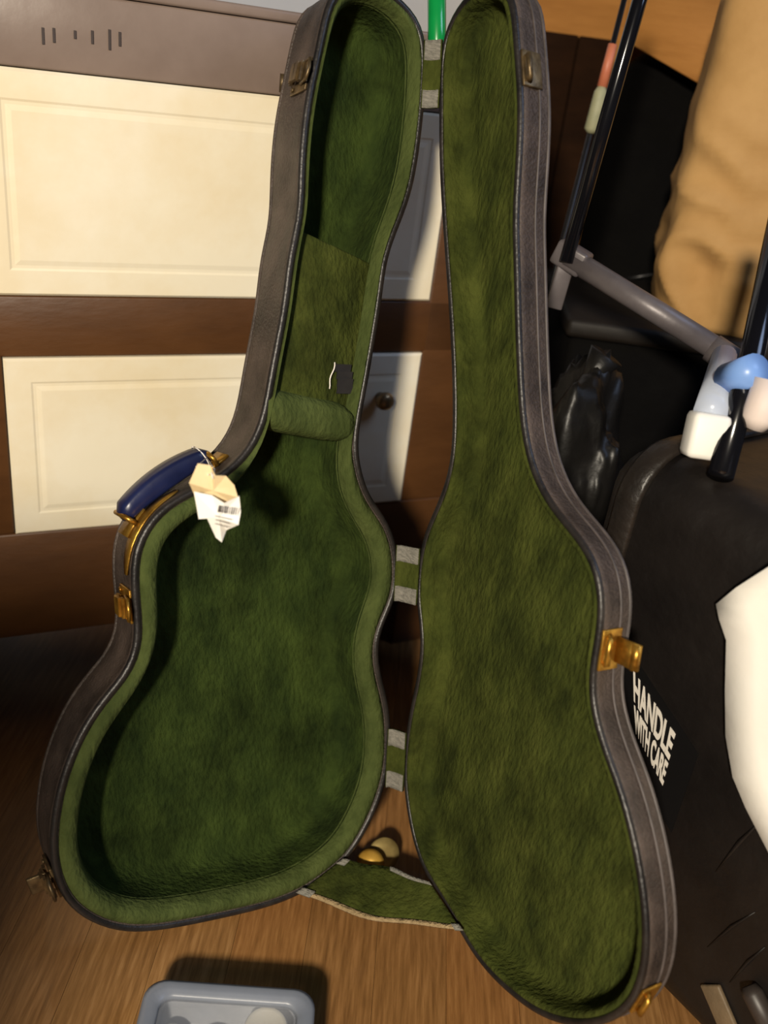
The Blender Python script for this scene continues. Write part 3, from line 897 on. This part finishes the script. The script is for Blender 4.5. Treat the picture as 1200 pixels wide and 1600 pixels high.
# ------------------------------------------------------------------ black soft case, board and cardboard carton behind
gcp = Vector((0.565, 1.765, 0))
gc = thing('gig_bag', 'tall black soft bag in the dark corner behind the paper bag', 'bag', gcp)
v, f = [], []
prof = [(0.0, 0.23, 0.06), (0.02, 0.26, 0.085), (0.45, 0.265, 0.09), (0.84, 0.265, 0.085), (0.96, 0.255, 0.07), (0.985, 0.23, 0.045)]
for (z, hx, hy) in prof:
    for k in range(32):
        q = 2 * math.pi * k / 32; cx, sy = math.cos(q), math.sin(q)
        v.append(gcp + X * math.copysign(abs(cx) ** 0.5, cx) * hx + Y * math.copysign(abs(sy) ** 0.5, sy) * hy + Z * z)
for i in range(len(prof) - 1):
    for k in range(32): f.append((i * 32 + k, i * 32 + (k + 1) % 32, (i + 1) * 32 + (k + 1) % 32, (i + 1) * 32 + k))
f.append(tuple(range(31, -1, -1))); f.append(tuple((len(prof) - 1) * 32 + k for k in range(32)))
mesh('bag_body', v, f, BLACKF, gc)
zp = []
for k in range(12): t = k / 11; zp.append(gcp + Vector((-0.19 + 0.38 * t, -0.0935, 0.62 + 0.04 * math.sin(t * 3.1))))
tube('zip', zp, 0.004, BLACKP, gc, 8)

bb = Vector((0.225, 1.68, 0))
bd = thing('wooden_board', 'dark brown upright board beside the black soft bag behind the poles', 'board', bb)
bt = at(915, 45, 1.80)
up_ = (Vector((bt.x - 0.01, 1.80, 1.03)) - bb).normalized(); side_ = X - up_ * X.dot(up_); side_.normalize()
for k in range(2):
    box('plank', bb + up_ * 0.505 + side_ * (-0.032 + 0.064 * k), (0.062, 0.02, 1.0), CARDD, bd, ax=side_, ay=up_.cross(side_), az=up_, bevel=0.002)
box('batten', bb + up_ * 0.70 + up_.cross(side_) * 0.018, (0.124, 0.014, 0.05), CARDD, bd, ax=side_, ay=up_.cross(side_), az=up_, bevel=0.002)

cp = Vector((0.60, 2.14, 0))
cn = thing('carton', 'large orange brown cardboard carton at top right behind the poles', 'carton', cp)
cz = 1.25
box('carton_body', cp + Z * cz / 2, (0.92, 0.44, cz), CARD, cn, bevel=0.003)
# flap bent forward over the soft bag, its lower edge slanting
top = [Vector((0.28, 1.918, 1.25)), Vector((1.05, 1.918, 1.25))]
low = [at(975, 62, 1.66), at(1095, 132, 1.62), at(1250, 165, 1.60)]
tp = [top[0], top[0].lerp(top[1], 0.35), top[1]]
v = []
for j in range(5):
    t = j / 4
    for a, b in zip(tp, low): v.append(a.lerp(b, t) + Vector((0, -0.03, 0.03)) * math.sin(math.pi * t))
mesh('flap', v, [(j * 3 + k, j * 3 + k + 1, j * 3 + k + 4, j * 3 + k + 3) for j in range(4) for k in range(2)], CARD, cn, solid=0.004)

# ------------------------------------------------------------------ folding stand lying on the heap
GLOSS = mat('glossy_black_tube', (14, 14, 18), (18, 18, 22), 8, 0.16, spec=0.6)
jA = at(888, 402, 1.12); jB = at(1130, 552, 1.02)
sp = thing('folding_stand', 'folding metal stand with grey crossbar and glossy black pole resting on the black equipment case', 'stand', at(1100, 722, 0.93))
tube('crossbar', [jA, jB], 0.0135, GREYM, sp, 18)
dv = (jB - jA).normalized()
box('bracket', jA + Vector((0.004, 0, 0)), (0.042, 0.026, 0.030), GREYM, sp, ax=dv, ay=dv.cross(Z).normalized(), az=dv.cross(Z).normalized().cross(dv), bevel=0.004)
box('bracket_arm', at(878, 435, 1.12), (0.020, 0.010, 0.075), GREYM, sp, ax=(at(890, 438, 1.12) - at(878, 435, 1.12)).normalized(), ay=Y, az=(at(888, 402, 1.12) - at(868, 472, 1.12)).normalized(), bevel=0.002)
tube('pole', [at(884, 410, 1.105), at(994, 20, 1.17), at(1030, -110, 1.19)], 0.0085, GLOSS, sp, 20)
# right-hand joint: collar, clear sleeve, white foot
tube('collar', [at(1112, 543, 1.028), at(1146, 566, 1.013)], 0.0165, GREYM, sp, 18)
fb = atz(1094, 716, zt + 0.006); fa = at(1110, 645, fb.y + 0.012)
tube('sleeve', [at(1132, 556, 1.00), at(1120, 605, (1.0 + fa.y) / 2), fa], [0.0135, 0.0155, 0.0165], CLEARP, sp, 18)
fz = (fa - fb).normalized()
box('rubber_foot', (fa + fb) / 2, (0.038, 0.034, (fa - fb).length), WHITER, sp, ax=fz.cross(Y).normalized() * -1, ay=Y - fz * Y.dot(fz), az=fz, bevel=0.006, label='white rubber foot')
tube('leg', [at(1222, 330, 0.99), at(1170, 580, 0.90), atz(1126, 744, zt + 0.004)], 0.0125, GLOSS, sp, 18)
tube('clamp', [at(1138, 592, 0.905), at(1180, 578, 0.865)], 0.0165, mat('pale_blue_plastic', (120, 160, 226), (136, 174, 236), 8, 0.35), sp, 18, label='pale blue plastic clamp')
tube('end_cap', [at(1178, 668, 0.85), at(1184, 655, 0.85), at(1205, 595, 0.86)], [0.011, 0.0165, 0.0165], mat('pale_pink_rubber', (222, 206, 198), (230, 216, 208), 12, 0.6), sp, 18, label='pale rubber cap')

# slim rod leaning beside the pole
r0, r1 = at(856, 470, 1.40), at(960, 60, 1.44)
rd = thing('fishing_rod', 'slim dark rod with coral wrap and pale grip beside the glossy pole', 'rod', (r0.x, r0.y, 0))
rv = (r1 - r0)
rf = r0 - rv * (r0.z / rv.z)
tube('blank', [rf + Z * 0.002, r0 + rv * 1.15], [0.006, 0.004], BLACKP, rd, 10)
tube('grip', [r0 + rv * 0.66, r0 + rv * 0.675, r0 + rv * 0.81, r0 + rv * 0.83], [0.005, 0.0105, 0.0095, 0.006], OLIVE, rd, 12)
tube('wrap', [r0 + rv * 0.83, r0 + rv * 0.98], [0.0075, 0.0065], CORAL, rd, 12)

# ------------------------------------------------------------------ white paper stuck on the trunk
edge = [(1262, 842), (1200, 886), (1150, 918), (1119, 944), (1124, 968), (1135, 1000), (1133, 1080), (1134, 1150), (1145, 1214), (1165, 1262), (1200, 1330), (1262, 1440)]
v, f = [], []
nc = 7
for i, (px, py) in enumerate(edge):
    for k in range(nc):
        t = k / (nc - 1); qx = px + (1430 - px) * t
        dd = 0.006 + 0.012 * (1 - t) ** 3 + 0.003 * math.sin(i * 1.7 + k)
        v.append(onface(qx, py + (1100 - py) * t * 0.12, dd))
for i in range(len(edge) - 1):
    for k in range(nc - 1): f.append((i * nc + k, i * nc + k + 1, (i + 1) * nc + k + 1, (i + 1) * nc + k))
tag(mesh('paper_sheet', v, f, PAPER, solid=0.0012, base=onface(1200, 1330, 0.01)), 'bright white crumpled paper sheet against the black equipment case at right edge', 'paper')
